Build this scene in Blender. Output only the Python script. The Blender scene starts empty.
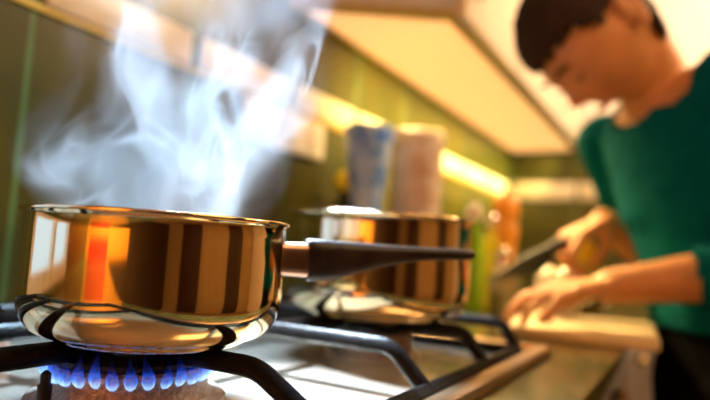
import bpy, bmesh, math, random
from mathutils import Vector, Matrix, noise
random.seed(4)
PI = math.pi
E = 1.03                      # eye height above the floor; worktop stands at 0.917
V = Vector
sc = bpy.context.scene
C = sc.collection
sc.view_settings.view_transform = 'Standard'
sc.view_settings.look = 'None'
sc.view_settings.exposure = 0.0
sc.cycles.use_denoising = True
sc.cycles.max_bounces = 10
sc.cycles.transparent_max_bounces = 32
sc.cycles.volume_bounces = 1
sc.cycles.volume_max_steps = 256
sc.cycles.sample_clamp_indirect = 6.0
sc.cycles.caustics_reflective = True
sc.cycles.caustics_refractive = False

# ------------------------------------------------------------------ materials
def new_mat(name):
    m = bpy.data.materials.new(name); m.use_nodes = True
    return m, m.node_tree.nodes, m.node_tree.links
def N(nt, t, **kw):
    n = nt.nodes.new(t)
    for k, v in kw.items():
        if k.startswith('i_'):
            key = k[2:]
            key = int(key) if key.isdigit() else key.replace('_', ' ')
            n.inputs[key].default_value = v
        else:
            setattr(n, k, v)
    return n
def pm(name, col, rough=0.5, metal=0.0, var=0.12, scale=30.0, bump=0.0, bscale=120.0, trans=0.0, ior=1.45, alpha=1.0, coat=0.0, sss=0.0, emis=None, estr=0.0, rvar=0.0, spec=.5):
    m, nd, lk = new_mat(name); nt = m.node_tree
    b = nd['Principled BSDF']
    b.inputs['Roughness'].default_value = rough
    b.inputs['Metallic'].default_value = metal
    b.inputs['Transmission Weight'].default_value = trans
    b.inputs['IOR'].default_value = ior
    b.inputs['Alpha'].default_value = alpha
    b.inputs['Coat Weight'].default_value = coat
    if sss:
        b.inputs['Subsurface Weight'].default_value = sss
        b.inputs['Subsurface Radius'].default_value = (0.012, 0.004, 0.002)
    if emis:
        b.inputs['Emission Color'].default_value = (*emis, 1); b.inputs['Emission Strength'].default_value = estr
    geo = N(nt, 'ShaderNodeNewGeometry')
    nz = N(nt, 'ShaderNodeTexNoise', i_Scale=scale, i_Detail=3.0)
    lk.new(geo.outputs['Position'], nz.inputs['Vector'])
    rp = N(nt, 'ShaderNodeValToRGB')
    rp.color_ramp.elements[0].position = 0.3; rp.color_ramp.elements[1].position = 0.7
    rp.color_ramp.elements[0].color = (*[c * (1 - var) for c in col], 1)
    rp.color_ramp.elements[1].color = (*[min(1, c * (1 + var)) for c in col], 1)
    lk.new(nz.outputs['Fac'], rp.inputs['Fac']); lk.new(rp.outputs['Color'], b.inputs['Base Color'])
    b.inputs['Specular IOR Level'].default_value = spec
    if rvar:
        mr = N(nt, 'ShaderNodeMapRange', i_3=max(0, rough - rvar), i_4=rough + rvar)
        lk.new(nz.outputs['Fac'], mr.inputs[0]); lk.new(mr.outputs[0], b.inputs['Roughness'])
    if bump:
        n2 = N(nt, 'ShaderNodeTexNoise', i_Scale=bscale, i_Detail=2.0)
        lk.new(geo.outputs['Position'], n2.inputs['Vector'])
        bp = N(nt, 'ShaderNodeBump', i_Strength=bump, i_Distance=0.002)
        lk.new(n2.outputs['Fac'], bp.inputs['Height']); lk.new(bp.outputs['Normal'], b.inputs['Normal'])
    return m
def emat(name, col, strength):
    m, nd, lk = new_mat(name)
    nd.remove(nd['Principled BSDF'])
    e = nd.new('ShaderNodeEmission'); e.inputs[0].default_value = (*col, 1); e.inputs[1].default_value = strength
    lk.new(e.outputs[0], nd['Material Output'].inputs[0])
    return m

def tile_mat(name, axis):
    """dark olive glazed tiles, pale green grout; axis 'x' or 'y' runs along the wall"""
    m, nd, lk = new_mat(name); nt = m.node_tree; b = nd['Principled BSDF']
    geo = N(nt, 'ShaderNodeNewGeometry'); sep = N(nt, 'ShaderNodeSeparateXYZ'); com = N(nt, 'ShaderNodeCombineXYZ')
    lk.new(geo.outputs['Position'], sep.inputs[0])
    ad = N(nt, 'ShaderNodeMath', operation='ADD', i_1=-0.433 + 0.275 * 20)
    lk.new(sep.outputs['X' if axis == 'x' else 'Y'], ad.inputs[0])
    ad2 = N(nt, 'ShaderNodeMath', operation='ADD', i_1=-1.315 + 0.39 * 10)
    lk.new(sep.outputs['Z'], ad2.inputs[0])
    lk.new(ad.outputs[0], com.inputs[0]); lk.new(ad2.outputs[0], com.inputs[1])
    br = N(nt, 'ShaderNodeTexBrick', offset=0.0, i_Scale=1.0, i_Mortar_Size=0.004, i_Brick_Width=0.275, i_Row_Height=0.39, i_Mortar_Smooth=0.2)
    br.inputs['Color1'].default_value = (0.080, 0.067, 0.008, 1); br.inputs['Color2'].default_value = (0.058, 0.058, 0.012, 1)
    br.inputs['Mortar'].default_value = (0.10, 0.20, 0.07, 1)
    lk.new(com.outputs[0], br.inputs['Vector'])
    nz = N(nt, 'ShaderNodeTexNoise', i_Scale=9.0, i_Detail=4.0)
    lk.new(geo.outputs['Position'], nz.inputs['Vector'])
    mx = N(nt, 'ShaderNodeMix', data_type='RGBA', blend_type='MULTIPLY', i_0=0.6)
    lk.new(br.outputs['Color'], mx.inputs[6])
    rp = N(nt, 'ShaderNodeValToRGB'); rp.color_ramp.elements[0].position = .35; rp.color_ramp.elements[1].position = .65
    rp.color_ramp.elements[0].color = (.35, .62, .75, 1); rp.color_ramp.elements[1].color = (1.2, 1.2, 1.0, 1)
    lk.new(nz.outputs['Fac'], rp.inputs[0]); lk.new(rp.outputs[0], mx.inputs[7])
    lk.new(mx.outputs[2], b.inputs['Base Color'])
    b.inputs['Roughness'].default_value = 0.28
    bp = N(nt, 'ShaderNodeBump', i_Strength=0.25, i_Distance=0.003, invert=True)
    lk.new(br.outputs['Fac'], bp.inputs['Height']); lk.new(bp.outputs['Normal'], b.inputs['Normal'])
    return m

M = {}
M['tile_x'] = tile_mat('green_tile_x', 'x')
M['tile_y'] = tile_mat('green_tile_y', 'y')
M['cream_tile'] = pm('cream_border_tile', (0.82, 0.72, 0.55), 0.3, var=.10, scale=12)
M['yellow_trim'] = pm('yellow_tile_trim', (0.62, 0.42, 0.05), 0.35)
M['plaster'] = pm('warm_plaster', (0.78, 0.66, 0.5), 0.9, var=.04, scale=6, bump=.1)
M['plaster_white'] = pm('ceiling_plaster', (0.85, 0.78, 0.7), 0.95, var=.03, scale=5)
M['orange_panel'] = pm('orange_paint', (0.85, 0.30, 0.02), 0.8, var=.08, scale=5)
M['bronze_wall'] = pm('bronze_wallpaper', (0.40, 0.27, 0.11), 0.8, var=.1, scale=5)
M['floor'] = pm('brown_floor_tile', (0.22, 0.12, 0.06), 0.35, var=.3, scale=7)
M['cab_white'] = pm('cream_cabinet_lacquer', (0.86, 0.74, 0.56), 0.35, var=.04, scale=8)
M['cab_shaded'] = pm('shade_grey_cabinet', (0.55, 0.52, 0.50), 0.5, var=.06)  # shade and cool light on the cabinet end, painted as grey
M['cab_lip'] = pm('olive_backlit_lip', (0.42, 0.30, 0.06), 0.5, var=.12)  # darker olive paints in the back-lit shade of the lip
M['base_white'] = pm('pale_cabinet_door', (0.30, 0.27, 0.25), 0.45, var=.05)
M['dark_wood'] = pm('dark_stained_wood', (0.045, 0.022, 0.010), 0.4, var=.3, scale=18)
M['brass'] = pm('brass', (0.85, 0.58, 0.22), 0.22, metal=1.0)
M['granite'] = pm('green_granite', (0.085, 0.066, 0.018), 0.16, var=.45, scale=90, rvar=.05)
M['cast_iron'] = pm('black_enamel_iron', (0.007, 0.006, 0.006), 0.36, spec=.08, var=.3, scale=80, bump=.25, bscale=260)
M['burner_alu'] = pm('burner_aluminium', (0.36, 0.27, 0.22), 0.55, metal=.75, var=.35, scale=320, bump=.5, bscale=500)
M['burner_cap'] = pm('burner_cap_enamel', (0.010, 0.010, 0.012), 0.25, var=.2)
M['black'] = pm('black_plastic', (0.012, 0.011, 0.010), 0.35)
M['bakelite'] = pm('brown_black_bakelite', (0.020, 0.012, 0.009), 0.34, var=.5, scale=60, bump=.12, bscale=220, spec=.28)
M['ferrule'] = pm('handle_ferrule_steel', (0.40, 0.26, 0.19), 0.28, metal=1.0, var=.1, scale=60)
M['blade'] = pm('dark_steel_blade', (0.10, 0.10, 0.095), 0.35, metal=.8)
M['board'] = pm('cream_cutting_board', (0.80, 0.66, 0.40), 0.55, var=.06, scale=20)
M['skin'] = pm('skin', (0.66, 0.31, 0.12), 0.5, var=.08, scale=25, sss=.12)
M['hair'] = pm('dark_brown_hair', (0.028, 0.011, 0.005), 0.85, var=.5, scale=120, bump=.4, bscale=300)
M['teal'] = pm('teal_jersey', (0.0003, 0.108, 0.120), 1.0, spec=.08, var=.12, scale=40, bump=.15, bscale=500)
M['trousers'] = pm('black_trousers', (0.004, 0.004, 0.005), 1.0, var=.2, spec=.05)
M['shoe'] = pm('dark_shoe', (0.02, 0.015, 0.012), 0.5)
M['lip'] = pm('lip', (0.55, 0.17, 0.11), 0.45)
M['lemon'] = pm('lemon_peel', (0.90, 0.62, 0.03), 0.4, bump=.3, bscale=400)
M['lettuce'] = pm('lettuce', (0.25, 0.42, 0.03), 0.5, var=.3, scale=60)
M['onion'] = pm('white_onion', (0.93, 0.83, 0.66), 0.3, var=.06, scale=60)
M['green_glass'] = pm('green_bottle', (0.33, 0.62, 0.02), 0.12, trans=.2, var=.1)
M['yellow_oil'] = pm('yellow_oil_bottle', (0.98, 0.76, 0.05), 0.12, trans=.25, var=.1)
M['orange_wood'] = pm('orange_wood', (0.80, 0.32, 0.03), 0.35, var=.12, scale=14)
M['dark_glass'] = pm('dark_bottle', (0.03, 0.032, 0.01), 0.1, trans=.2)
M['yellow_cap'] = pm('yellow_cap', (0.85, 0.70, 0.02), 0.4)
M['white_plastic'] = pm('white_plastic', (0.84, 0.76, 0.64), 0.3, var=.03)
M['socket_hole'] = pm('grey_socket_face', (0.66, 0.58, 0.48), 0.5)
M['steel'] = pm('bright_steel', (0.80, 0.72, 0.60), 0.14, metal=1.0, var=.05)
M['water'] = pm('water', (0.9, 0.95, 1.0), 0.02, trans=1.0, ior=1.33, var=0.0)
M['red_paint'] = pm('red_paint', (0.75, 0.03, 0.01), 0.5)
M['door_brown'] = pm('brown_door', (0.045, 0.020, 0.006), 0.5, var=.25, scale=9)
M['frame_white'] = pm('white_window_frame', (0.8, 0.8, 0.78), 0.5)

# the blue and the clear container: glass with marbled tint
def marbled(name, c0, c1, rough, trans):
    m, nd, lk = new_mat(name); nt = m.node_tree; b = nd['Principled BSDF']
    geo = N(nt, 'ShaderNodeNewGeometry')
    nz = N(nt, 'ShaderNodeTexNoise', i_Scale=26.0, i_Detail=3.0, i_Distortion=.8)
    lk.new(geo.outputs['Position'], nz.inputs['Vector'])
    rp = N(nt, 'ShaderNodeValToRGB'); rp.color_ramp.elements[0].position = .38; rp.color_ramp.elements[1].position = .62
    rp.color_ramp.elements[0].color = (*c0, 1); rp.color_ramp.elements[1].color = (*c1, 1)
    lk.new(nz.outputs['Fac'], rp.inputs[0]); lk.new(rp.outputs[0], b.inputs['Base Color'])
    b.inputs['Roughness'].default_value = rough; b.inputs['Transmission Weight'].default_value = trans
    return m
M['blue_glass'] = marbled('blue_marbled_glass', (.05, .22, .85), (.48, .68, 1.0), .25, .05)
M['pink_glass'] = marbled('pinkish_clear_glass', (.72, .50, .36), (.98, .86, .78), .15, .25)

# pan steel: polished, gold in this light, faint turning marks
def pan_steel():
    m, nd, lk = new_mat('polished_pan_steel'); nt = m.node_tree; b = nd['Principled BSDF']
    b.inputs['Metallic'].default_value = 1.0
    tc = N(nt, 'ShaderNodeTexCoord'); sep = N(nt, 'ShaderNodeSeparateXYZ'); lk.new(tc.outputs['Object'], sep.inputs[0])
    com = N(nt, 'ShaderNodeCombineXYZ'); lk.new(sep.outputs['Z'], com.inputs[2])
    nz = N(nt, 'ShaderNodeTexNoise', i_Scale=900.0, i_Detail=2.0); lk.new(com.outputs[0], nz.inputs['Vector'])
    n2 = N(nt, 'ShaderNodeTexNoise', i_Scale=18.0, i_Detail=3.0); lk.new(tc.outputs['Object'], n2.inputs['Vector'])
    rp = N(nt, 'ShaderNodeValToRGB'); rp.color_ramp.elements[0].color = (.80, .63, .36, 1); rp.color_ramp.elements[1].color = (.92, .77, .50, 1)
    lk.new(n2.outputs['Fac'], rp.inputs[0]); lk.new(rp.outputs[0], b.inputs['Base Color'])
    mr = N(nt, 'ShaderNodeMapRange', i_3=.045, i_4=.10); lk.new(n2.outputs['Fac'], mr.inputs[0]); lk.new(mr.outputs[0], b.inputs['Roughness'])
    bp = N(nt, 'ShaderNodeBump', i_Strength=.015, i_Distance=.0004); lk.new(nz.outputs['Fac'], bp.inputs['Height']); lk.new(bp.outputs[0], b.inputs['Normal'])
    return m
M['pan'] = pan_steel()

# brushed hob steel
def hob_steel():
    m, nd, lk = new_mat('brushed_hob_steel'); nt = m.node_tree; b = nd['Principled BSDF']
    b.inputs['Metallic'].default_value = 1.0
    geo = N(nt, 'ShaderNodeNewGeometry'); mp = N(nt, 'ShaderNodeMapping'); mp.inputs['Scale'].default_value = (6, 400, 1)
    lk.new(geo.outputs['Position'], mp.inputs['Vector'])
    nz = N(nt, 'ShaderNodeTexNoise', i_Scale=1.0, i_Detail=3.0); lk.new(mp.outputs[0], nz.inputs['Vector'])
    rp = N(nt, 'ShaderNodeValToRGB'); rp.color_ramp.elements[0].color = (.46, .40, .32, 1); rp.color_ramp.elements[1].color = (.62, .55, .46, 1)
    lk.new(nz.outputs['Fac'], rp.inputs[0]); lk.new(rp.outputs[0], b.inputs['Base Color'])
    b.inputs['Roughness'].default_value = .17; b.inputs['Metallic'].default_value = .62
    bp = N(nt, 'ShaderNodeBump', i_Strength=.05, i_Distance=.0005); lk.new(nz.outputs['Fac'], bp.inputs['Height']); lk.new(bp.outputs[0], b.inputs['Normal'])
    return m
M['hob'] = hob_steel()
M['hob_trim'] = pm('bronze_hob_edge', (0.42, 0.27, 0.15), 0.3, metal=.9, var=.15, scale=25)

# flame: blue emission, paler at the root, see-through towards the tip
def flame_mat():
    m, nd, lk = new_mat('blue_gas_flame'); nt = m.node_tree; nd.remove(nd['Principled BSDF'])
    tc = N(nt, 'ShaderNodeTexCoord'); sep = N(nt, 'ShaderNodeSeparateXYZ'); lk.new(tc.outputs['Generated'], sep.inputs[0])
    rp = N(nt, 'ShaderNodeValToRGB'); e = rp.color_ramp.elements
    e[0].position = 0.0; e[0].color = (.10, .30, 1, 1); e[1].position = 1.0; e[1].color = (.01, .05, .8, 1)
    k = e.new(.12); k.color = (.40, .68, 1, 1); k = e.new(.30); k.color = (.04, .20, 1, 1); k = e.new(.6); k.color = (.012, .07, .9, 1)
    lk.new(sep.outputs['Z'], rp.inputs[0])
    st = N(nt, 'ShaderNodeMapRange', i_1=0.0, i_2=.7, i_3=3.2, i_4=.5); lk.new(sep.outputs['Z'], st.inputs[0])
    em = N(nt, 'ShaderNodeEmission'); lk.new(rp.outputs[0], em.inputs[0]); lk.new(st.outputs[0], em.inputs[1])
    tr = N(nt, 'ShaderNodeBsdfTransparent')
    al = N(nt, 'ShaderNodeMapRange', i_1=0.02, i_2=.9, i_3=.34, i_4=.02); al.interpolation_type = 'SMOOTHSTEP'; lk.new(sep.outputs['Z'], al.inputs[0])
    mx = N(nt, 'ShaderNodeMixShader'); lk.new(al.outputs[0], mx.inputs[0]); lk.new(tr.outputs[0], mx.inputs[1]); lk.new(em.outputs[0], mx.inputs[2])
    lk.new(mx.outputs[0], nd['Material Output'].inputs[0])
    return m
M['flame'] = flame_mat()

# ------------------------------------------------------------------ mesh helpers (all meshes are written in world coordinates)
ORI = {}
def thing(name, label, cat, loc, group=None):
    o = bpy.data.objects.new(name, None); C.objects.link(o)
    o.location = loc; o.empty_display_size = .02
    o['label'] = label; o['category'] = cat
    if group: o['group'] = group
    ORI[o.name] = V(loc)
    return o
def obj(name, bm, mat, parent=None, origin=(0, 0, 0), smooth=True, kind=None, label=None, angle=35):
    o_w = ORI[parent.name] if parent else V(origin)
    bmesh.ops.translate(bm, verts=bm.verts, vec=-o_w)
    bmesh.ops.recalc_face_normals(bm, faces=bm.faces)
    me = bpy.data.meshes.new(name); bm.to_mesh(me); bm.free()
    if smooth:
        for p in me.polygons: p.use_smooth = True
        me.set_sharp_from_angle(angle=math.radians(angle))
    o = bpy.data.objects.new(name, me); C.objects.link(o)
    for mm in (mat if isinstance(mat, (list, tuple)) else [mat]): me.materials.append(mm)
    if parent: o.parent = parent
    else: o.location = o_w
    ORI[o.name] = o_w
    if kind: o['kind'] = kind
    if label: o['label'] = label
    return o
def tag(o, label, cat, group=None, kind=None):
    o['label'] = label; o['category'] = cat
    if group: o['group'] = group
    if kind: o['kind'] = kind
    return o
def bm_new(): return bmesh.new()
def add_box(bm, x0, x1, y0, y1, z0, z1, bevel=0.0, seg=2, rot=0.0, mi=0):
    r = bmesh.ops.create_cube(bm, size=1.0)
    vs = r['verts']
    c = V(((x0 + x1) / 2, (y0 + y1) / 2, (z0 + z1) / 2))
    s = V((abs(x1 - x0), abs(y1 - y0), abs(z1 - z0)))
    R = Matrix.Rotation(rot, 3, 'Z')
    for v in vs: v.co = c + R @ V((v.co.x * s.x, v.co.y * s.y, v.co.z * s.z))
    if bevel:
        es = list({e for v in vs for e in v.link_edges})
        bmesh.ops.bevel(bm, geom=es, offset=bevel, segments=seg, affect='EDGES', profile=.5)
    return bm
def box(*a, **k): return add_box(bm_new(), *a, **k)
def add_lathe(bm, prof, cx, cy, cz, n=48, closed=False):
    rings = []
    for r, z in prof:
        if r < 1e-6: rings.append([bm.verts.new((cx, cy, cz + z))])
        else: rings.append([bm.verts.new((cx + r * math.cos(2 * PI * i / n), cy + r * math.sin(2 * PI * i / n), cz + z)) for i in range(n)])
    for a, b in zip(rings, rings[1:]):
        for i in range(n):
            j = (i + 1) % n
            if len(a) == 1 and len(b) == 1: continue
            if len(a) == 1: bm.faces.new((a[0], b[i], b[j]))
            elif len(b) == 1: bm.faces.new((a[i], b[0], a[j]))
            else: bm.faces.new((a[i], b[i], b[j], a[j]))
    return bm
def lathe(*a, **k): return add_lathe(bm_new(), *a, **k)
def add_tube(bm, pts, rad, n=12, cap=True, sq=None, up=None):
    """tube along points; rad scalar or list of r or (ru, rv); sq>0 makes the section a rounded square"""
    pts = [V(p) for p in pts]; L = len(pts)
    rad = rad if isinstance(rad, (list, tuple)) and len(rad) == L and not (L == 2 and isinstance(rad, tuple)) else [rad] * L
    prev = None; rings = []
    for i, p in enumerate(pts):
        t = (pts[min(i + 1, L - 1)] - pts[max(i - 1, 0)]).normalized()
        if up is not None: u = (V(up) - t * t.dot(V(up)))
        elif prev is None: u = t.orthogonal()
        else: u = prev - t * prev.dot(t)
        u.normalize(); prev = u; w = t.cross(u)
        r = rad[i]; ru, rv = (r if isinstance(r, (tuple, list)) else (r, r))
        ring = []
        for k in range(n):
            a = 2 * PI * (k + .5) / n; ca, sa = math.cos(a), math.sin(a)
            if sq:
                ca = math.copysign(abs(ca) ** sq, ca); sa = math.copysign(abs(sa) ** sq, sa)
            ring.append(bm.verts.new(p + u * ca * ru + w * sa * rv))
        rings.append(ring)
    for a, b in zip(rings, rings[1:]):
        for k in range(n): bm.faces.new((a[k], a[(k + 1) % n], b[(k + 1) % n], b[k]))
    if cap: bm.faces.new(rings[0][::-1]); bm.faces.new(rings[-1])
    return bm
def tube(*a, **k): return add_tube(bm_new(), *a, **k)
def add_prism(bm, poly, z0, z1):
    a = [bm.verts.new((x, y, z0)) for x, y in poly]; b = [bm.verts.new((x, y, z1)) for x, y in poly]
    n = len(poly)
    bm.faces.new(a[::-1]); bm.faces.new(b)
    for i in range(n): bm.faces.new((a[i], a[(i + 1) % n], b[(i + 1) % n], b[i]))
    return bm
def add_ball(bm, c, rx, ry=None, rz=None, u=20, v=12, R=None):
    r = bmesh.ops.create_uvsphere(bm, u_segments=u, v_segments=v, radius=1.0)
    ry = ry or rx; rz = rz or rx
    for q in r['verts']:
        p = V((q.co.x * rx, q.co.y * ry, q.co.z * rz))
        q.co = V(c) + (R @ p if R else p)
    return bm
def smooth_path(pts, rounds=3):
    """Chaikin corner cutting, ends kept"""
    pts = [V(p) for p in pts]
    for _ in range(rounds):
        out = [pts[0]]
        for a, b in zip(pts, pts[1:]): out += [a * .75 + b * .25, a * .25 + b * .75]
        out.append(pts[-1]); pts = out
    return pts
def round_path(pts, r, seg=6):
    """polyline with corners rounded by radius-like cut r"""
    pts = [V(p) for p in pts]; out = [pts[0]]
    for a, b, c in zip(pts, pts[1:], pts[2:]):
        d1 = (a - b); d2 = (c - b); q = min(r, d1.length * .48, d2.length * .48)
        p1 = b + d1.normalized() * q; p2 = b + d2.normalized() * q
        for k in range(seg + 1):
            t = k / seg; out.append(p1 * (1 - t) ** 2 + b * 2 * t * (1 - t) + p2 * t ** 2)
    out.append(pts[-1]); return out

# ------------------------------------------------------------------ camera
def cam_axes(f, vx, vy, roll):
    X = V((vx - 355, vy - 200, f)).normalized()
    ux, uy = math.sin(roll), -math.cos(roll)
    U = V((ux, uy, -(ux * X.x + uy * X.y) / X.z)).normalized()
    return X, U.cross(X) if U.cross(X).x < 0 else X.cross(U), U
ax, al, au = cam_axes(600, 690, 272, math.radians(3.5))
R3 = Matrix(((ax.x, -ax.y, -ax.z), (al.x, -al.y, -al.z), (au.x, -au.y, -au.z)))
cd = bpy.data.cameras.new('camera'); cam = bpy.data.objects.new('camera', cd); C.objects.link(cam)
cam.matrix_world = Matrix.Translation((0, 0, E)) @ R3.to_4x4()
cd.sensor_width = 36; cd.lens = 600 / 710 * 36; cd.clip_start = .01
cd.dof.use_dof = True; cd.dof.focus_distance = .366; cd.dof.aperture_fstop = 2.8
sc.camera = cam

# ------------------------------------------------------------------ the room
CT0 = .917; WY = .72; XF = 2.69; XB = -1.7; YR = -2.3; ZC = 2.45
obj('floor', box(XB, XF, YR, WY, -.05, 0), M['floor'], kind='structure')
obj('ceiling', box(XB, XF, YR, WY, ZC, ZC + .05), M['plaster_white'], kind='structure')
# tiled wall behind the hob, with the opening of the window beside the hob (out of frame, left)
wx0, wx1, wz0, wz1 = -.55, .10, CT0 + .02, E + .75
bm = bm_new()
add_box(bm, XB, wx0, WY, WY + .1, 0, ZC); add_box(bm, wx1, XF, WY, WY + .1, 0, ZC)
add_box(bm, wx0, wx1, WY, WY + .1, 0, wz0); add_box(bm, wx0, wx1, WY, WY + .1, wz1, ZC)
obj('wall_left', bm, M['tile_x'], kind='structure')
obj('wall_front', box(XF, XF + .1, YR, WY + .1, 0, ZC), M['plaster_white'], kind='structure')
obj('trim_6', box(XF - .006, XF + .001, -.35, WY, CT0, E + .60), M['tile_y'], kind='structure')
obj('wall_right', box(XB, XF, YR - .1, YR, 0, ZC), M['bronze_wall'], kind='structure')
obj('wall_back', box(XB - .1, XB, YR - .1, WY + .1, 0, ZC), M['door_brown'], kind='structure')
# window
w = obj('window_1', box(wx0, wx1, WY + .07, WY + .075, wz0, wz1), emat('daylight_pane', (.46, .64, 1.0), 1.7), kind='structure')
bm = bm_new()
for a, b in ((wx0, wx0 + .035), (wx1 - .035, wx1), ((wx0 + wx1) / 2 - .02, (wx0 + wx1) / 2 + .02)): add_box(bm, a, b, WY + .005, WY + .06, wz0, wz1)
for a, b in ((wz0, wz0 + .035), (wz1 - .035, wz1)): add_box(bm, wx0, wx1, WY + .006, WY + .059, a, b)
obj('window_frame', bm, M['frame_white'], w, kind='structure')
# border of cream tiles and its yellow edging
bm = bm_new()
gx = [.708 + .275 * k for k in range(-9, 8)]
for a in gx:
    b = min(a + .275, XF)
    if a < wx1 and b > wx0: continue
    if a > XB and b - a > .05: add_box(bm, a + .012, b - .012, WY - .008, WY + .001, E + .287, E + .341, bevel=.003)
obj('trim_1', bm, M['cream_tile'], kind='structure')
obj('trim_2', box(wx1, XF, WY - .006, WY + .001, E + .277, E + .284), M['yellow_trim'], kind='structure')
bm = bm_new()
for k in range(3): add_box(bm, XF - .014, XF - .005, .70 - .275 * (k + 1) + .006, .70 - .275 * k - .006, E + .275, E + .350, bevel=.003)
obj('trim_3', bm, M['cream_tile'], kind='structure')
# doors on the right; unseen red and orange panels added for the pan to mirror
obj('door_1', box(-.95, -.15, YR, YR + .05, 0, 2.05, bevel=.01), M['door_brown'], kind='structure')
obj('door_2', box(1.0, 1.75, YR, YR + .05, 0, 2.05, bevel=.01), M['door_brown'], kind='structure')
obj('red_reflection_panel', box(XB + .012, XB + .03, .10, .62, CT0 + .001, CT0 + .10), M['red_paint'], kind='structure')
obj('orange_reflection_panel', box(XB, XB + .01, -.50, WY, CT0 + .001, 1.9), M['orange_panel'], kind='structure')

# ------------------------------------------------------------------ worktop and base cabinets
CT = .917
hx0, hx1, hy0, hy1 = .04, .785, .147, .655      # hob outline
wt = thing('worktop', 'dark green granite worktop running under the hob and cutting board', 'worktop', (1.0, .39, CT - .035))
bm = bm_new()
add_box(bm, XB, XF, .077, WY, CT - .035, CT, bevel=.006)
obj('slab', bm, M['granite'], wt)
units = [(.06, .70), (.70, 1.12), (1.12, 1.30), (1.30, 1.76), (1.76, 2.22), (2.22, 2.67)]
labs = ['pale base cabinet directly under the gas hob', 'pale base cabinet under the cutting board, right of the hob cabinet', 'narrow dark wood pull-out cabinet with a column of brass knobs',
        'dark wood base cabinet in front of the legs of the person', 'dark wood base cabinet second from the far wall', 'dark wood base cabinet against the far wall']
for (a, b), lb in zip(units, labs):
    t = thing('base_cabinet', lb, 'cabinet', ((a + b) / 2, .40, 0), 'base cabinets under the worktop')
    pale = b < 1.2
    obj('carcass', box(a + .001, b - .001, .136, WY - .002, .1, CT - .036), M['base_white'] if pale else M['dark_wood'], t)
    obj('plinth', box(a + .001, b - .001, .17, WY - .002, .0, .0995), M['dark_wood'], t)
    d = obj('door', box(a + .004, b - .004, .114, .1355, .105, CT - .05, bevel=.003), M['base_white'] if pale else M['dark_wood'], t)
    for zz in ((.80, .745, .69) if b - a < .2 else (.80,)):
        bm = bm_new(); kx = (a + b) / 2 if b - a < .2 else b - .05
        add_ball(bm, (kx, .103, zz), .012); add_tube(bm, [(kx, .105, zz), (kx, .115, zz)], .005, n=10)
        obj('knob', bm, M['brass'], d)

# ------------------------------------------------------------------ wall cabinets
CB = E + .49; CTOP = E + 1.12; CF = .425
def wall_cab(poly, x0, x1, label):
    t = thing('wall_cabinet', label, 'cabinet', ((x0 + x1) / 2, .57, CB), 'wall cabinets over the worktop')
    obj('carcass', add_prism(bm_new(), poly, CB + .012, CTOP), M['cab_shaded'], t, smooth=False)
    # lip round the bottom: back, front, ends
    bm = bm_new()
    n = len(poly); cx = sum(p[0] for p in poly) / n; cy = sum(p[1] for p in poly) / n
    inner = []
    for (x, y) in poly:
        vx_, vy_ = cx - x, cy - y; inner.append((x + (math.copysign(.018, vx_) if (vx_ > 0 and x0 < 1) else 0), y + math.copysign(.018, vy_)))
    for i in range(n):
        j = (i + 1) % n
        if i == 1 or (i == 3 and x0 > 1): continue
        add_prism(bm, [poly[i], poly[j], inner[j], inner[i]], CB - .004, CB + .012)
    obj('bottom_lip', bm, M['cab_lip'], t, smooth=False)
    fx = max(x0, poly[0][0])
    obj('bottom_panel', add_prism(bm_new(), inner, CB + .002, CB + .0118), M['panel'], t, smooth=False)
    d = obj('door', box(fx + .003, x1 - .003, CF - .024, CF - .001, CB - .002, CTOP, bevel=.003), M['cab_white'], t)
    bm = bm_new(); add_tube(bm, round_path([(fx + .04, CF - .024, CB + .05), (fx + .04, CF - .05, CB + .05), (fx + .04, CF - .05, CB + .17), (fx + .04, CF - .024, CB + .17)], .01), .005, n=10)
    obj('handle', bm, M['steel'], d)
M['panel'] = pm('glowing_cream_panel', (0.92, 0.62, 0.30), 0.6, var=.03, scale=8, emis=(1.0, .54, .19), estr=.92)  # glow put into the panel for warm light on the cabinet undersides
cabx = [.96, 1.54, 2.110, 2.683]
wall_cab([(1.12, CF), (cabx[1], CF), (cabx[1], WY - .001), (cabx[0], WY - .001)], .96, cabx[1], 'cream wall cabinet nearest the steam, with its angled end in grey shade')
wall_cab([(cabx[1] + .001, CF), (cabx[2], CF), (cabx[2], WY - .001), (cabx[1] + .001, WY - .001)], cabx[1], cabx[2], 'middle cream wall cabinet in the overhead row beside the head of the person')
wall_cab([(cabx[2] + .001, CF), (cabx[3], CF), (cabx[3], WY - .001), (cabx[2] + .001, WY - .001)], cabx[2], cabx[3], 'cream wall cabinet touching the dark green far wall')

# multi-socket plate under the border
t = thing('socket_plate', 'long white rounded socket plate on the tiles under the cream border', 'socket', (.965, WY - .001, E + .235))
obj('plate', box(.832, 1.102, WY - .016, WY - .0005, E + .192, E + .272, bevel=.007, seg=3), M['white_plastic'], t)
for k in range(3):
    cx = .832 + .045 + .09 * k
    o = obj('outlet', lathe([(0, 0), (.026, 0), (.028, .002), (.028, .004), (0, .004)], 0, 0, 0, n=28), M['socket_hole'], t)
    for v in o.data.vertices: v.co += ORI[t.name]
    for v in o.data.vertices:
        x, y, z = v.co; v.co = V((cx + x, WY - .0165 - z * .6, E + .232 + y)) - ORI[t.name]

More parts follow.
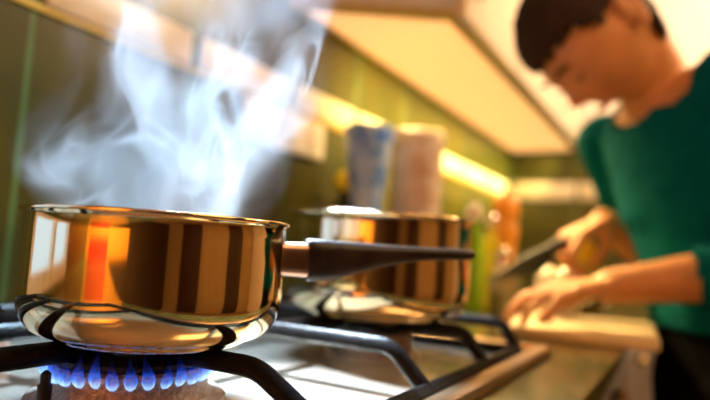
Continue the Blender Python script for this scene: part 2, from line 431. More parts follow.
# ------------------------------------------------------------------ gas hob
HZ = E - .108; AT = E - .066                      # steel surface, top of the pan supports
B1 = V((.292, .330)); B2 = V((.583, .295))
hob = thing('gas_hob', 'stainless steel gas hob with a burning blue burner, set into the worktop', 'hob', ((hx0 + hx1) / 2, (hy0 + hy1) / 2, CT + .0002))
bm = bm_new(); add_box(bm, hx0 + .018, hx1 - .018, hy0 + .018, hy1 - .004, CT + .0005, HZ, bevel=.001)
obj('hob_plate', bm, M['hob'], hob)
bm = bm_new()
add_box(bm, hx0, hx1, hy0, hy0 + .02, CT + .0003, HZ + .006, bevel=.003); add_box(bm, hx1 - .02, hx1, hy0 + .0201, hy1, CT + .0003, HZ + .006, bevel=.003)
add_box(bm, hx0, hx0 + .02, hy0 + .0201, hy1, CT + .0003, HZ + .006, bevel=.003); add_box(bm, hx0 + .0201, hx1 - .0201, hy1 - .012, hy1, CT + .0003, HZ + .006, bevel=.003)
obj('hob_edge', bm, M['hob_trim'], hob, label='bronze-toned raised hob edge')
def burner(bx, by, R, lit):
    ring = obj('burner', lathe([(0, -.0075), (R * 1.27, -.0075), (R * 1.25, -.004), (R * 1.14, -.0035), (R * 1.06, -.002), (R * 1.02, .002), (R, .006), (R, .0155), (R * .96, .0175), (0, .0175)], bx, by, HZ + .008, n=64), M['burner_alu'], hob)
    obj('burner_cap', lathe([(0, .0178), (R * .93, .0178), (R * 1.0, .0195), (R * 1.0, .0225), (R * .9, .0252), (R * .5, .0262), (0, .0262)], bx, by, HZ + .008, n=64), M['burner_cap'], ring)
    ia = math.atan2(-by, -bx) - .84
    px, py = bx + (R + .012) * math.cos(ia), by + (R + .012) * math.sin(ia)
    bm = lathe([(0, 0), (.0042, 0), (.0042, .010), (.003, .011), (.003, .0165), (.001, .0185), (0, .0185)], px, py, HZ + .009, n=16)
    obj('igniter', bm, M['black'], ring)
    if lit:
        nf = 32
        for k in range(nf):
            a = 2 * PI * k / nf + .07; rr = R + .0045
            L = .020 + random.uniform(-.004, .003); wd = .0058 + random.uniform(-.0008, .0008); sw = random.uniform(-.10, .10)
            pts = []; rad = []
            for j in range(12):
                tt = j / 11
                out = -.001 + .0062 * math.sin(min(1, tt * 2.2) * 1.5) - .006 * max(0, tt - .4)
                aa = a + sw * tt * tt
                pts.append((bx + (R - .002 + out) * math.cos(aa), by + (R - .002 + out) * math.sin(aa), HZ + .0172 + L * tt ** 1.15))
                rad.append(wd * (.18 + .82 * math.sin(PI * min(1, tt * 2.0) * .5)) * max(.06, (1 - tt ** 1.15)))
            obj('flame', tube(pts, rad, n=10), M['flame'], ring)
burner(B1.x, B1.y, .051, True)
burner(B2.x, B2.y, .040, False)
burner(B1.x, .535, .034, False)
burner(B2.x, .535, .040, False)

# pan support: one iron frame, four fingered arms across and short fingers towards each burner
ps = thing('pan_support', 'black cast iron pan support grate standing on the steel hob', 'pan support', ((hx0 + hx1) / 2, .40, HZ))
fr_z = HZ + .0062
YF, YB = .172, .618
xl, xr = .075, .706
rail = [(xl, YF, fr_z), (xr, YF, fr_z), (xr, YB, fr_z), (xl, YB, fr_z), (xl, YF, fr_z)]
bm = bm_new()
for a, b in zip(rail, rail[1:]): add_tube(bm, [a, b], .0058, n=8, sq=.6)
obj('base_rail', bm, M['cast_iron'], ps)
def arm(pts, r=.0052, rr=.02, hgt=1.2):
    p = round_path(pts, rr, 7)
    obj('arm', tube(p, [(r * hgt, r)] * len(p), n=12, sq=.65, up=(0.01, 0.02, 1) if False else None), M['cast_iron'], ps)
at = AT - .0063
for ax_, yc in ((.434, .203), (xr, .190)):         # full bars front to back
    arm([(ax_, YF, fr_z), (ax_, yc, at), (ax_, .56, at), (ax_, YB, fr_z)], rr=.011)
for bx, by, yc in ((B1.x, B1.y, .224), (B2.x, B2.y, .195)):   # fingers from the front and the back rail
    arm([(bx, YF, fr_z), (bx, yc, at), (bx, by - .028, at)], rr=.011)
    arm([(bx, YB, fr_z), (bx, .565, at), (bx, .535 + .025, at)], rr=.011)
    arm([(bx, by + .026, at), (bx, .51, at)])
mid = .425
arm([(xl, YF, fr_z), (xl, .235, at), (xl, .56, at), (xl, YB, fr_z)], rr=.014)
arm([(xl, mid, at), (xr, mid, at)])
for by in (.336, .535):
    arm([(xl, by, at), (B1.x - .028, by, at)], r=.0058, hgt=1.15)
    arm([(.434, by, at), (B1.x + .028, by, at)])
    arm([(.434, by - .012, at), (B2.x - .028, by - .012, at)])
    arm([(xr, by - .012, at), (B2.x + .028, by - .012, at)])
for fx in (xl, .434, xr):
    for fy in (YF, YB):
        obj('foot', lathe([(0, 0), (.007, 0), (.006, .004), (0, .004)], fx, fy, HZ, n=14), M['black'], ps)

# ------------------------------------------------------------------ saucepans
def pan_profile(R, H, rb):
    """outer wall up to a rolled rim, then the inner wall down"""
    t = .0016
    out = [(0, 0), (rb - .004, 0), (rb, .0007), (rb + .0035, .0030), (rb + .0042, .0042), (rb + .0050, .0046)]
    z1 = .0046; r1 = rb + .005; zk = .033
    for k in range(1, 13):
        a = k / 12 * PI / 2
        out.append((r1 + (R - r1) * math.sin(a) ** .92, z1 + (zk - z1) * (1 - math.cos(a))))
    out += [(R, H - .012), (R, H - .005), (R + .0008, H - .0036), (R + .0020, H - .0026), (R + .0024, H - .0013), (R + .0018, H - .0002), (R + .0004, H), (R - .0009, H - .0008), (R - t, H - .0025), (R - t, H - .012)]
    inn = [(r - t, max(z, .002) + t) for r, z in out[6:18]][::-1]
    return out + inn + [(rb, .005), (0, .005)]
p1c = V((.2897, .3105, AT))
s1 = thing('saucepan', 'shiny gold-toned steel saucepan with black handle steaming over the lit burner', 'saucepan', p1c, 'saucepans on the hob')
obj('pan_body', lathe(pan_profile(.0833, .082, .059), p1c.x, p1c.y, p1c.z, n=128), M['pan'], s1, angle=60)
obj('water', lathe([(0, .0545), (.0811, .0545), (.0811, .050), (0, .050)], p1c.x, p1c.y, p1c.z, n=64), M['water'], s1)
hd = V((.809, -.588, 0)); zz = V((0, 0, 1)); hs = hd.cross(zz)
def hp(d, z): return p1c + hd * d + zz * z
fe = obj('ferrule', tube([hp(.0823, .0575), hp(.0850, .0575), hp(.094, .0575), hp(.1042, .0575)], [(.0122, .0078), (.0122, .0078), (.0125, .0080), (.0130, .0084)], n=24, sq=.6, up=(0, 0, 1)), M['ferrule'], s1, label='bronze-toned steel handle socket')
prof = [(.1038, .0575, .0150, .0092), (.106, .0576, .0160, .0098), (.114, .0580, .0158, .0102), (.128, .0592, .0146, .0102), (.145, .0614, .0120, .0100), (.165, .0640, .0090, .0098), (.188, .0662, .0066, .0098),
        (.208, .0675, .0054, .0100), (.226, .0684, .0050, .0102), (.240, .0690, .0049, .0100), (.249, .0692, .0044, .0088), (.2535, .0692, .0026, .0055)]
obj('handle', tube([hp(d, z) for d, z, _, _ in prof], [(a, b) for _, _, a, b in prof], n=28, sq=.72, up=(0, 0, 1)), M['bakelite'], s1, label='long black handle')
obj('hanging_ring', tube([hp(.2515, .0692), hp(.2560, .0692)], .0022, n=12), M['brass'], s1)
p2c = V((B2.x, B2.y, AT))
s2 = thing('saucepan', 'deeper steel saucepan without a handle, farther along the hob behind the black handle', 'saucepan', p2c, 'saucepans on the hob')
obj('pan_body', lathe(pan_profile(.0985, .105, .073), p2c.x, p2c.y, p2c.z, n=128), M['pan'], s2, angle=60)
obj('water', lathe([(0, .066), (.0963, .066), (.0963, .060), (0, .060)], p2c.x, p2c.y, p2c.z, n=64), M['water'], s2)

# ------------------------------------------------------------------ steam: a real volume inside a hull shaped like the plume
IR = V((.485, -.875, 0)).normalized()           # across the plume
IF = V((.875, .485, 0)).normalized()            # through the plume
SB = V((p1c.x, p1c.y, AT + .056))
def steam_mat():
    m, nd, lk = new_mat('steam_volume'); nt = m.node_tree; nd.remove(nd['Principled BSDF'])
    def math_(op, a, b=None, c=None, clamp=False):
        n = N(nt, 'ShaderNodeMath', operation=op); n.use_clamp = clamp
        for i, v in enumerate((a, b, c)):
            if v is None: continue
            if isinstance(v, (int, float)): n.inputs[i].default_value = v
            else: lk.new(v, n.inputs[i])
        return n.outputs[0]
    def vmath(op, a, b=None, s=None):
        n = N(nt, 'ShaderNodeVectorMath', operation=op)
        for i, v in enumerate((a, b)):
            if v is None: continue
            if isinstance(v, (tuple, list)): n.inputs[i].default_value = v
            else: lk.new(v, n.inputs[i])
        if s is not None:
            if isinstance(s, (int, float)): n.inputs['Scale'].default_value = s
            else: lk.new(s, n.inputs['Scale'])
        return n.outputs['Value'] if op in ('DOT_PRODUCT', 'LENGTH') else n.outputs[0]
    def noise_(vec, scale, detail=0.0, col=False, rough=.5):
        n = N(nt, 'ShaderNodeTexNoise', i_Scale=scale, i_Detail=detail, i_Roughness=rough); lk.new(vec, n.inputs['Vector'])
        return n.outputs['Color'] if col else n.outputs['Fac']
    def maprange(v, a, b, c, d, smooth=True):
        n = N(nt, 'ShaderNodeMapRange', i_1=a, i_2=b, i_3=c, i_4=d); n.interpolation_type = 'SMOOTHSTEP' if smooth else 'LINEAR'
        lk.new(v, n.inputs[0]); return n.outputs[0]
    tc = N(nt, 'ShaderNodeTexCoord'); P = tc.outputs['Object']
    sep = N(nt, 'ShaderNodeSeparateXYZ'); lk.new(P, sep.inputs[0]); z = sep.outputs['Z']
    st = vmath('MULTIPLY', P, (1.0, 1.0, .62))
    # two rounds of domain warping, stronger with height
    w1 = vmath('SUBTRACT', noise_(st, 10.0, 1.5, col=True), (.5, .5, .5))
    amp = maprange(z, 0.0, .20, .06, .13)
    q = vmath('ADD', st, vmath('SCALE', w1, s=amp))
    w2 = vmath('SUBTRACT', noise_(q, 26.0, 0.0, col=True), (.5, .5, .5))
    q2 = vmath('ADD', q, vmath('SCALE', w2, s=.05))
    # envelope from the distance to the axis, edge broken up by the warp
    qq = vmath('ADD', P, vmath('SCALE', w1, s=.13))
    rr_ = maprange(z, .015, .085, .074, .096)
    cx = math_('ADD', math_('MULTIPLY', z, .09), .004)
    u = math_('DIVIDE', math_('SUBTRACT', vmath('DOT_PRODUCT', qq, tuple(IR)), cx), rr_)
    v = math_('DIVIDE', vmath('DOT_PRODUCT', qq, tuple(IF)), math_('MULTIPLY', rr_, .70))
    rad = math_('SQRT', math_('ADD', math_('MULTIPLY', u, u), math_('MULTIPLY', v, v)))
    env = maprange(rad, .50, 1.02, 1.0, 0.0)
    top = maprange(z, .06, .22, 1.0, .18)
    env = math_('MULTIPLY', env, top)
    # thin folded sheets
    n1 = math_('SUBTRACT', noise_(q2, 23.0, 0.0), .5)
    s1_ = math_('POWER', 2.718, math_('MULTIPLY', math_('MULTIPLY', n1, n1), -1.0 / (.040 ** 2)))
    n2 = math_('SUBTRACT', noise_(vmath('ADD', q2, (3.1, 1.7, .4)), 36.0, 0.0), .5)
    s2_ = math_('POWER', 2.718, math_('MULTIPLY', math_('MULTIPLY', n2, n2), -1.0 / (.045 ** 2)))
    patch = maprange(noise_(q, 13.0, 1.0), .42, .64, 0.02, 1.0)
    soft = maprange(noise_(q2, 17.0, 2.0), .45, .72, 0.0, 1.0)
    d = math_('ADD', math_('MULTIPLY', s1_, SHEET), math_('MULTIPLY', s2_, SHEET * .5))
    d = math_('ADD', math_('MULTIPLY', d, patch), math_('MULTIPLY', soft, SOFT))
    d = math_('MULTIPLY', d, env)
    pv = N(nt, 'ShaderNodeVolumePrincipled'); pv.inputs['Color'].default_value = (.90, .95, 1.0, 1)
    pv.inputs['Anisotropy'].default_value = .15
    lk.new(d, pv.inputs['Density'])
    lk.new(pv.outputs[0], nd['Material Output'].inputs['Volume'])
    m.cycles.volume_step_rate = STEP
    return m
SHEET = 46.0; SOFT = 27.0; STEP = .07
M['steam'] = steam_mat()
bm = bm_new(); rings = []
for k in range(25):
    z = .30 * k / 24
    R = .0805 + .036 * min(1, max(0, z - .027) / .04) + (.02 * (z - .08) / .2 if z > .08 else 0)
    if z < .027: R = .0805
    ring = []
    for i in range(48):
        a = 2 * PI * i / 48
        wob = 1 + .06 * noise.noise(V((math.cos(a) * 1.2, math.sin(a) * 1.2, z * 18)))
        if z < .03: wob = 1
        ring.append(bm.verts.new(SB + IR * (R * math.cos(a) * wob + .10 * z) + IF * (R * (.80 if z > .027 else .97) * math.sin(a) * wob) + zz * z))
    rings.append(ring)
for a, b in zip(rings, rings[1:]):
    for i in range(48): bm.faces.new((a[i], a[(i + 1) % 48], b[(i + 1) % 48], b[i]))
bm.faces.new(rings[0][::-1]); bm.faces.new(rings[-1])
tag(obj('steam', bm, M['steam'], origin=SB), 'wispy bluish white steam rising from the front saucepan', 'steam', kind='stuff')

# ------------------------------------------------------------------ things on the worktop
def lathe_z(prof, *a, **k):
    return lathe([(r_, z_ * 1.04) for r_, z_ in prof], *a, **k)
def bottle(name, label, cat, x, y, prof, mat, cap_prof=None, cap_mat=None, group=None, n=40):
    t = thing(name, label, cat, (x, y, CT + .0003), group)
    obj('body', lathe_z(prof, x, y, CT + .0003, n=n), mat, t)
    if cap_prof: obj('cap', lathe_z(cap_prof, x, y, CT + .0003, n=n), cap_mat, t)
    return t
bottle('oil_bottle', 'dark bottle with a round yellow cap against the tiles left of the blue vase', 'bottle', 1.14, .665,
       [(0, 0), (.030, 0), (.033, .004), (.033, .15), (.028, .185), (.016, .215), (.014, .236), (0, .236)], M['dark_glass'],
       [(0, .2362), (.020, .2362), (.026, .244), (.027, .256), (.022, .270), (.010, .277), (0, .278)], M['yellow_cap'])
vx, vy = 1.057, .57
t = thing('vase', 'tall blue and white marbled glass vase standing behind the second saucepan', 'vase', (vx, vy, CT + .0003))
obj('body', lathe_z([(0, 0), (.036, 0), (.034, .01), (.028, .05), (.026, .14), (.034, .22), (.046, .30), (.051, .348), (.050, .350), (.047, .348), (.042, .30), (.030, .22), (.022, .14), (.024, .05), (.02, .016), (0, .016)], vx, vy, CT + .0003, n=56), M['blue_glass'], t)
jx, jy = 1.244, .545
t = thing('storage_jar', 'large clear pinkish glass jar with a flat lid right of the blue vase', 'jar', (jx, jy, CT + .0003))
obj('body', lathe_z([(0, 0), (.050, 0), (.054, .006), (.056, .15), (.060, .30), (.060, .352), (.057, .352), (.057, .30), (.053, .15), (.050, .012), (0, .012)], jx, jy, CT + .0003, n=56), M['pink_glass'], t)
ld = obj('lid', lathe_z([(0, .3525), (.061, .3525), (.062, .355), (.062, .372), (.059, .375), (0, .375)], jx, jy, CT + .0003, n=56), M['cream_tile'], t)
bottle('green_bottle', 'green glass bottle with a white cap just beyond the black handle tip', 'bottle', 1.26, .410,
       [(0, 0), (.021, 0), (.023, .004), (.023, .13), (.018, .155), (.011, .172), (.011, .188), (0, .188)], M['green_glass'],
       [(0, .1883), (.014, .1883), (.017, .195), (.016, .214), (.010, .222), (0, .223)], M['white_plastic'])
bottle('oil_bottle', 'slim yellow oil bottle with a shiny steel cap between green bottle and pepper mill', 'bottle', 1.33, .392,
       [(0, 0), (.018, 0), (.020, .004), (.020, .13), (.016, .15), (.009, .165), (.009, .178), (0, .178)], M['yellow_oil'],
       [(0, .1783), (.012, .1783), (.0145, .186), (.013, .200), (.008, .206), (0, .207)], M['steel'])
px_, py_ = 1.49, .404
t = thing('pepper_mill', 'tall orange wooden pepper mill standing beyond the bottles', 'pepper mill', (px_, py_, CT + .0003))
obj('body', lathe_z([(0, 0), (.036, 0), (.037, .01), (.034, .03), (.027, .07), (.026, .12), (.031, .17), (.033, .19), (.028, .20), (0, .20)], px_, py_, CT + .0003), M['orange_wood'], t)
obj('head', lathe_z([(0, .2003), (.026, .2003), (.032, .212), (.033, .235), (.028, .258), (.016, .270), (.010, .273), (0, .274)], px_, py_, CT + .0003), M['orange_wood'], t)
obj('finial', add_ball(bm_new(), (px_, py_, CT + .292), .0075), M['brass'], t)
sx, sy = 1.235, .335
t = thing('salt_shaker', 'small white salt shaker with a domed top left of the knife blade', 'shaker', (sx, sy, CT + .0003))
obj('body', lathe_z([(0, 0), (.017, 0), (.019, .004), (.017, .06), (.0165, .10), (0, .10)], sx, sy, CT + .0003), M['white_plastic'], t)
obj('lid', lathe_z([(0, .1003), (.0175, .1003), (.0175, .118), (.012, .131), (0, .135)], sx, sy, CT + .0003), M['steel'], t)
# cutting board, slightly turned
BT = E - .0965
bd = thing('cutting_board', 'cream cutting board jutting over the worktop edge under the hands', 'cutting board', (1.08, .158, CT + .0003))
Rb = Matrix.Rotation(math.radians(5), 3, 'Z'); bc = V((1.085, .158, 0))
bm = bm_new(); add_box(bm, -.150, .150, -.111, .111, CT + .0003, BT, bevel=.003, seg=3)
for v in bm.verts:
    p = Rb @ V((v.co.x, v.co.y, 0)); v.co = V((p.x + bc.x, p.y + bc.y, v.co.z))
obj('board', bm, M['board'], bd)
# tumbler behind the board
gx_, gy_ = 1.14, .306
t = thing('tumbler', 'grey-green ribbed glass tumbler under the knife tip left of the onions', 'glass', (gx_, gy_, CT + .0003))
bm = lathe([(0, 0), (.024, 0), (.027, .004), (.031, .084), (.0305, .086), (.0285, .084), (.025, .008), (0, .008)], gx_, gy_, CT + .0003, n=48)
obj('body', bm, marbled('grey_green_glass', (.30, .30, .12), (.75, .68, .45), .1, .5), t)
# small dish of white onions
dx_, dy_ = 1.172, .212
t = thing('dish', 'small cream dish of white onions on the board behind the left hand', 'dish', (dx_, dy_, BT + .0003))
obj('body', lathe([(0, 0), (.026, 0), (.027, .003), (.036, .015), (.043, .060), (.044, .070), (.0425, .070), (.040, .060), (.033, .017), (.02, .006), (0, .006)], dx_, dy_, BT + .0003, n=48), M['white_plastic'], t)
for ox, oy, oz, orr, lb in ((dx_ + .004, dy_ + .018, 0.069, .021, 'small white onion nearest the wall in the cream dish'), (dx_ - .016, dy_ - .014, 0.070, .0205, 'small white onion nearest the cutting board in the cream dish'),
                            (dx_ + .018, dy_ - .019, 0.068, .019, 'small white onion nearest the lettuce bowl in the cream dish')):
    t = thing('onion', lb, 'onion', (ox, oy, BT + oz - orr), 'white onions in the dish')
    z0_ = BT + oz - orr * .94
    prof = [(0, 0), (.005, .0004)] + [(orr * math.sin(a) * (1 if a < 2.2 else .94), orr * (1 - math.cos(a)) * .94) for a in [PI * k / 14 for k in range(3, 13)]] + [(orr * .24, orr * 1.95), (orr * .13, orr * 2.15), (0, orr * 2.2)]
    obj('bulb', lathe(prof, ox, oy, z0_, n=32), M['onion'], t)
    obj('root_tuft', lathe([(0, orr * 2.2 + .0003), (.003, orr * 2.2 + .0003), (.0015, orr * 2.2 + .004), (0, orr * 2.2 + .0045)], ox, oy, z0_, n=14), M['lettuce'], t)
# salad bowl
bx_, by_ = 1.32, .195
t = thing('bowl', 'steel bowl under the lettuce and lemon behind the knife hand', 'bowl', (bx_, by_, CT + .0003))
obj('body', lathe([(0, 0), (.035, 0), (.036, .003), (.052, .03), (.063, .07), (.065, .085), (.063, .085), (.060, .07), (.049, .032), (.03, .006), (0, .006)], bx_, by_, CT + .0003, n=56), M['steel'], t)
bm = bm_new()
for k in range(16):
    a = random.uniform(0, 2 * PI); rr = random.uniform(.0, .04); s = random.uniform(.022, .032)
    c0 = V((bx_ + rr * math.cos(a), by_ + rr * math.sin(a), CT + random.uniform(.088, .108)))
    tilt = Matrix.Rotation(random.uniform(-.7, .7), 3, 'X') @ Matrix.Rotation(random.uniform(-.7, .7), 3, 'Y') @ Matrix.Rotation(a, 3, 'Z')
    nu, nr = 18, 4; prev = None; cen = bm.verts.new(c0)
    for j in range(1, nr + 1):
        ring = []
        for i in range(nu):
            b = 2 * PI * i / nu; q = s * j / nr
            ring.append(bm.verts.new(c0 + tilt @ V((q * math.cos(b), q * math.sin(b) * .8, .35 * q * q / s + .006 * (j / nr) ** 2 * math.sin(5 * b + k)))))
        for i in range(nu):
            i2 = (i + 1) % nu
            if prev is None: bm.faces.new((cen, ring[i], ring[i2]))
            else: bm.faces.new((prev[i], ring[i], ring[i2], prev[i2]))
        prev = ring
tag(obj('lettuce', bm, M['lettuce'], origin=(bx_, by_, CT + .07)), 'loose green lettuce leaves heaped in the steel bowl', 'lettuce', kind='stuff')
lx, ly, lz = 1.300, .188, CT + .142
tag(obj('lemon', lathe([(0, -.031), (.004, -.029), (.010, -.024), (.0185, -.014), (.0215, 0), (.0185, .014), (.010, .024), (.004, .029), (0, .031)], lx, ly, lz, n=36), M['lemon'], origin=(lx, ly, lz)), 'small yellow lemon on top of the lettuce bowl', 'lemon')
# knife
kt = V((1.0285, .301, E - .030)); kh = V((1.133, .223, E + .021)); kd = (kt - kh).normalized()
kn = thing('kitchen_knife', 'dark bladed kitchen knife gripped in the right hand, tip down', 'knife', kh)
down = (V((0, 0, -1)) - kd * kd.dot(V((0, 0, -1)))).normalized(); side = kd.cross(down)
bm = bm_new(); a = []; b = []
L = (kt - kh).length
for k in range(13):
    tt = k / 12
    top = kh + kd * L * tt + down * (-.014 + .020 * tt ** 2.2); bot = kh + kd * L * tt + down * (.022 - .016 * tt ** 3)
    th = .0012 * (1 - .6 * tt)
    a.append([bm.verts.new(top + side * th), bm.verts.new(bot), bm.verts.new(top - side * th)])
for p, q in zip(a, a[1:]):
    for i in range(3): bm.faces.new((p[i], p[(i + 1) % 3], q[(i + 1) % 3], q[i]))
bm.faces.new(a[0]); bm.faces.new(a[-1][::-1])
obj('blade', bm, M['blade'], kn, angle=20)
hb = [kh - kd * s - down * .004 for s in (-.004, .01, .03, .06, .09, .108, .114)]
obj('handle', tube(hb, [(.011, .008), (.012, .009), (.0115, .0095), (.012, .010), (.0125, .010), (.011, .009), (.006, .005)], n=20, sq=.8, up=down), M['black'], kn)

# ------------------------------------------------------------------ the person
K = 1.10; KR = 1.08
def W(x, y, z): return V((x * K, y * K, z * K + E))
def add_cone(bm, a, b, ra, rb, n=16, m=5):
    """round cone: tapered limb segment with ball ends"""
    a = V(a); b = V(b); d = (b - a); L = d.length; t = d.normalized()
    pts = []; rr = []
    for k in range(m): 
        q = PI / 2 * k / m; pts.append(a - t * ra * math.cos(q)); rr.append(max(ra * math.sin(q), ra * .05))
    for k in range(7):
        s = k / 6; pts.append(a + d * s); rr.append(ra + (rb - ra) * s)
    for k in range(m - 1, -1, -1):
        q = PI / 2 * k / m; pts.append(b + t * rb * math.cos(q)); rr.append(max(rb * math.sin(q), rb * .05))
    return add_tube(bm, pts, rr, n=n)
def add_loft(bm, secs, n=32):
    rings = []
    for c, u, v, ru, rv in secs:
        ru *= KR; rv *= KR
        rings.append([bm.verts.new(V(c) + V(u) * ru * math.cos(2 * PI * i / n) + V(v) * rv * math.sin(2 * PI * i / n)) for i in range(n)])
    for a, b in zip(rings, rings[1:]):
        for i in range(n): bm.faces.new((a[i], a[(i + 1) % n], b[(i + 1) % n], b[i]))
    bm.faces.new(rings[0][::-1]); bm.faces.new(rings[-1])
def remesh(bm, voxel, it=6, fac=.5):
    """union of overlapping solids into one continuous smooth surface"""
    bmesh.ops.recalc_face_normals(bm, faces=bm.faces)
    me = bpy.data.meshes.new('tmp'); bm.to_mesh(me); bm.free()
    o = bpy.data.objects.new('tmp', me); C.objects.link(o)
    r = o.modifiers.new('r', 'REMESH'); r.mode = 'VOXEL'; r.voxel_size = voxel
    s = o.modifiers.new('s', 'SMOOTH'); s.iterations = it; s.factor = fac
    dg = bpy.context.evaluated_depsgraph_get(); dg.update()
    m2 = bpy.data.meshes.new_from_object(o.evaluated_get(dg))
    out = bm_new(); out.from_mesh(m2)
    bpy.data.objects.remove(o); bpy.data.meshes.remove(me); bpy.data.meshes.remove(m2)
    return out
SL = W(.905, -.085, .262); SR = W(1.175, .135, .225)
EL = W(.945, -.135, .015); ER = W(1.275, .065, .03)
WL = W(.926, .098, -.0265); WR = W(1.128, .132, .078)
NB = W(1.03, .035, .262)
HC = W(.930, .128, .335)
fw = V((-.316, .327, -.891)).normalized()
uh = V((-.485, .752, .447)); uh = (uh - fw * uh.dot(fw)).normalized()
lf = uh.cross(fw)                                   # the person's left
RH = Matrix((lf, fw, uh)).transposed()               # head frame: x left, y forward, z up
def HP(x, y, z): return HC + RH @ V((x, y, z)) * 1.06
rt = V((.775, .632, 0)); rtt = V((.77, .62, -.16)); dv = V((-.632, .775, 0)); rth = V((.95, .31, 0)); dvh = V((-.31, .95, 0))
torso = [  # centre, lateral axis, depth axis, half width, half depth
    (W(1.060, -.066, -.20), rth, dvh, .150, .096), (W(1.060, -.066, -.12), rth, dvh, .158, .100), (W(1.060, -.050, -.04), rth, dvh, .150, .102),
    (W(1.058, -.042, .04), rt, dv, .142, .102), (W(1.056, -.022, .12), rt, dv, .150, .108), (W(1.052, -.005, .19), rtt, dv, .158, .100),
    (W(1.042, .020, .240), rtt, dv, .150, .078), (W(1.036, .028, .268), rtt, dv, .108, .062), (W(1.032, .033, .284), rtt, dv, .066, .052)]
def head_mesh(bm):
    r = bmesh.ops.create_uvsphere(bm, u_segments=64, v_segments=48, radius=1.0)
    g = lambda x, s: math.exp(-(x / s) ** 2)
    for v in r['verts']:
        d = v.co.copy(); x, y, z = d
        px, py, pz = x * .074, y * .094, z * .112
        if y > 0: py *= 1 - .10 * max(0, -z)          # flatter face
        jaw = max(0, -z)
        px *= 1 - .30 * jaw ** 1.5 * (1 if y > -.2 else .6)
        if y < 0: py *= 1 - .35 * jaw                 # nape
        if y < 0: py *= .93
        f = max(0, y)
        if f > 0:
            X, Z = px, pz
            py += .0215 * g(X, .0095 + .05 * max(0, -.0 - Z) * .12) * g(Z + .022, .0125) * f          # nose tip
            py += .0130 * g(X, .0085) * g(Z + .004, .020) * f                                        # bridge
            py += .0045 * g(Z - .024, .010) * g(abs(X) - .030, .020) * f                              # brow ridge
            py -= .0085 * g(abs(X) - .031, .013) * g(Z - .006, .0115) * f                             # eye sockets
            py += .0040 * g(abs(X) - .031, .009) * g(Z - .004, .007) * f                              # lids
            py += .0060 * g(abs(X) - .038, .020) * g(Z + .028, .018) * f                              # cheeks
            py += .0062 * g(X, .020) * g(Z + .0525, .0052) * f + .0065 * g(X, .017) * g(Z + .0635, .0055) * f   # lips
            py += .0110 * g(X, .020) * g(Z + .092, .015) * f                                          # chin
        v.co = HP(px, py, pz)
def ear(bm, s):
    c = HP(.0745 * s, -.012, -.004)
    u = (uh * .96 - fw * .2).normalized(); out = (lf * s * .8 - fw * .5).normalized()
    pts = []
    for k in range(13):
        a = PI * (-.62 + 1.42 * k / 12)
        pts.append(c + u * (.030 * math.sin(a)) + out * .010 + (-fw) * (.016 * math.cos(a)))
    add_tube(bm, pts, [.0055 + .001 * math.sin(PI * k / 12) for k in range(13)], n=10)
    add_ball(bm, c + out * .003 - fw * .004, .010, .016, .025, R=RH)
def add_hand(bm, w, h, nrm, s, curls, spread=.0, lens=1.0, thumb=None):
    """w wrist, h forward, nrm back-of-hand normal, s direction to the thumb side; curls = per finger list of three bend angles"""
    h = h.normalized(); nrm = (nrm - h * nrm.dot(h)).normalized(); s = (s - h * s.dot(h) - nrm * s.dot(nrm)).normalized()
    offs = (.029, .0095, -.010, -.0275); reach = (.088, .093, .088, .080); FL = ((.045, .027, .021), (.049, .031, .022), (.045, .029, .021), (.035, .022, .019))
    for o, rch, fl, cu, k in zip(offs, reach, FL, curls, range(4)):
        kn_ = w + h * rch + s * o
        add_cone(bm, w + s * o * .62 + h * .006, kn_, .0145, .0112, n=12)
        p = kn_; d = h; r = .0092 - .0007 * (k == 3) ; ang = 0
        dd = (h + s * (o * spread)).normalized()
        for L, b, r2 in zip(fl, cu, (.0084, .0076, .0062)):
            ang += b
            q = p + (dd * math.cos(ang) - nrm * math.sin(ang)) * L * lens
            add_cone(bm, p, q, r, r2, n=12); p = q; r = r2
    tb = w + h * .022 + s * .024 - nrm * .006
    t0, t1, t2 = thumb
    q = tb + (h * t0[0] + s * t0[1] - nrm * t0[2]).normalized() * .040; add_cone(bm, tb, q, .0135, .0108, n=12)
    q2 = q + (h * t1[0] + s * t1[1] - nrm * t1[2]).normalized() * .030; add_cone(bm, q, q2, .0104, .0090, n=12)
    q3 = q2 + (h * t2[0] + s * t2[1] - nrm * t2[2]).normalized() * .024; add_cone(bm, q2, q3, .0090, .0068, n=12)
D = math.radians
bm = bm_new()
add_loft(bm, torso)
add_cone(bm, NB - V((0, 0, .02)), HP(0, -.030, -.055), .060, .053, n=24)
add_cone(bm, W(1.005, .012, .255), W(.925, -.055, .258), .046, .049)
head_mesh(bm); ear(bm, 1); ear(bm, -1)
for S_, E_, W_ in ((SL, EL, WL), (SR, ER, WR)):
    add_cone(bm, S_, E_, 0.0535, 0.0407); add_cone(bm, E_, E_ + (W_ - E_) * .35, 0.0407, 0.0417); add_cone(bm, E_ + (W_ - E_) * .35, W_, 0.0417, 0.0262)
hipL, hipR = W(.978, -.088, -.17), W(1.147, -.030, -.17)
kneeL, kneeR = W(.963, -.085, -.50), W(1.158, -.03, -.50)
ankL, ankR = V((1.065, -.120, .085)), V((1.285, -.060, .085))
for a, b, c in ((hipL, kneeL, ankL), (hipR, kneeR, ankR)):
    add_cone(bm, a, b, .088, .056); add_cone(bm, b, b + (c - b) * .3, .054, .055); add_cone(bm, b + (c - b) * .3, c, .055, .036)
    add_cone(bm, c + V((0, 0, -.03)), c + dvh * .13 + V((0, 0, -.052)), .034, .025)
add_hand(bm, WL, V((-.070, .068, -.012)), V((0, 0, 1)), V((.70, .70, 0)),
         [[D(11), D(26), D(20)], [D(8), D(26), D(20)], [D(8), D(26), D(20)], [D(9), D(28), D(22)]], spread=5.0, thumb=((.8, .75, .5), (.9, .35, .55), (.9, .1, .6)))
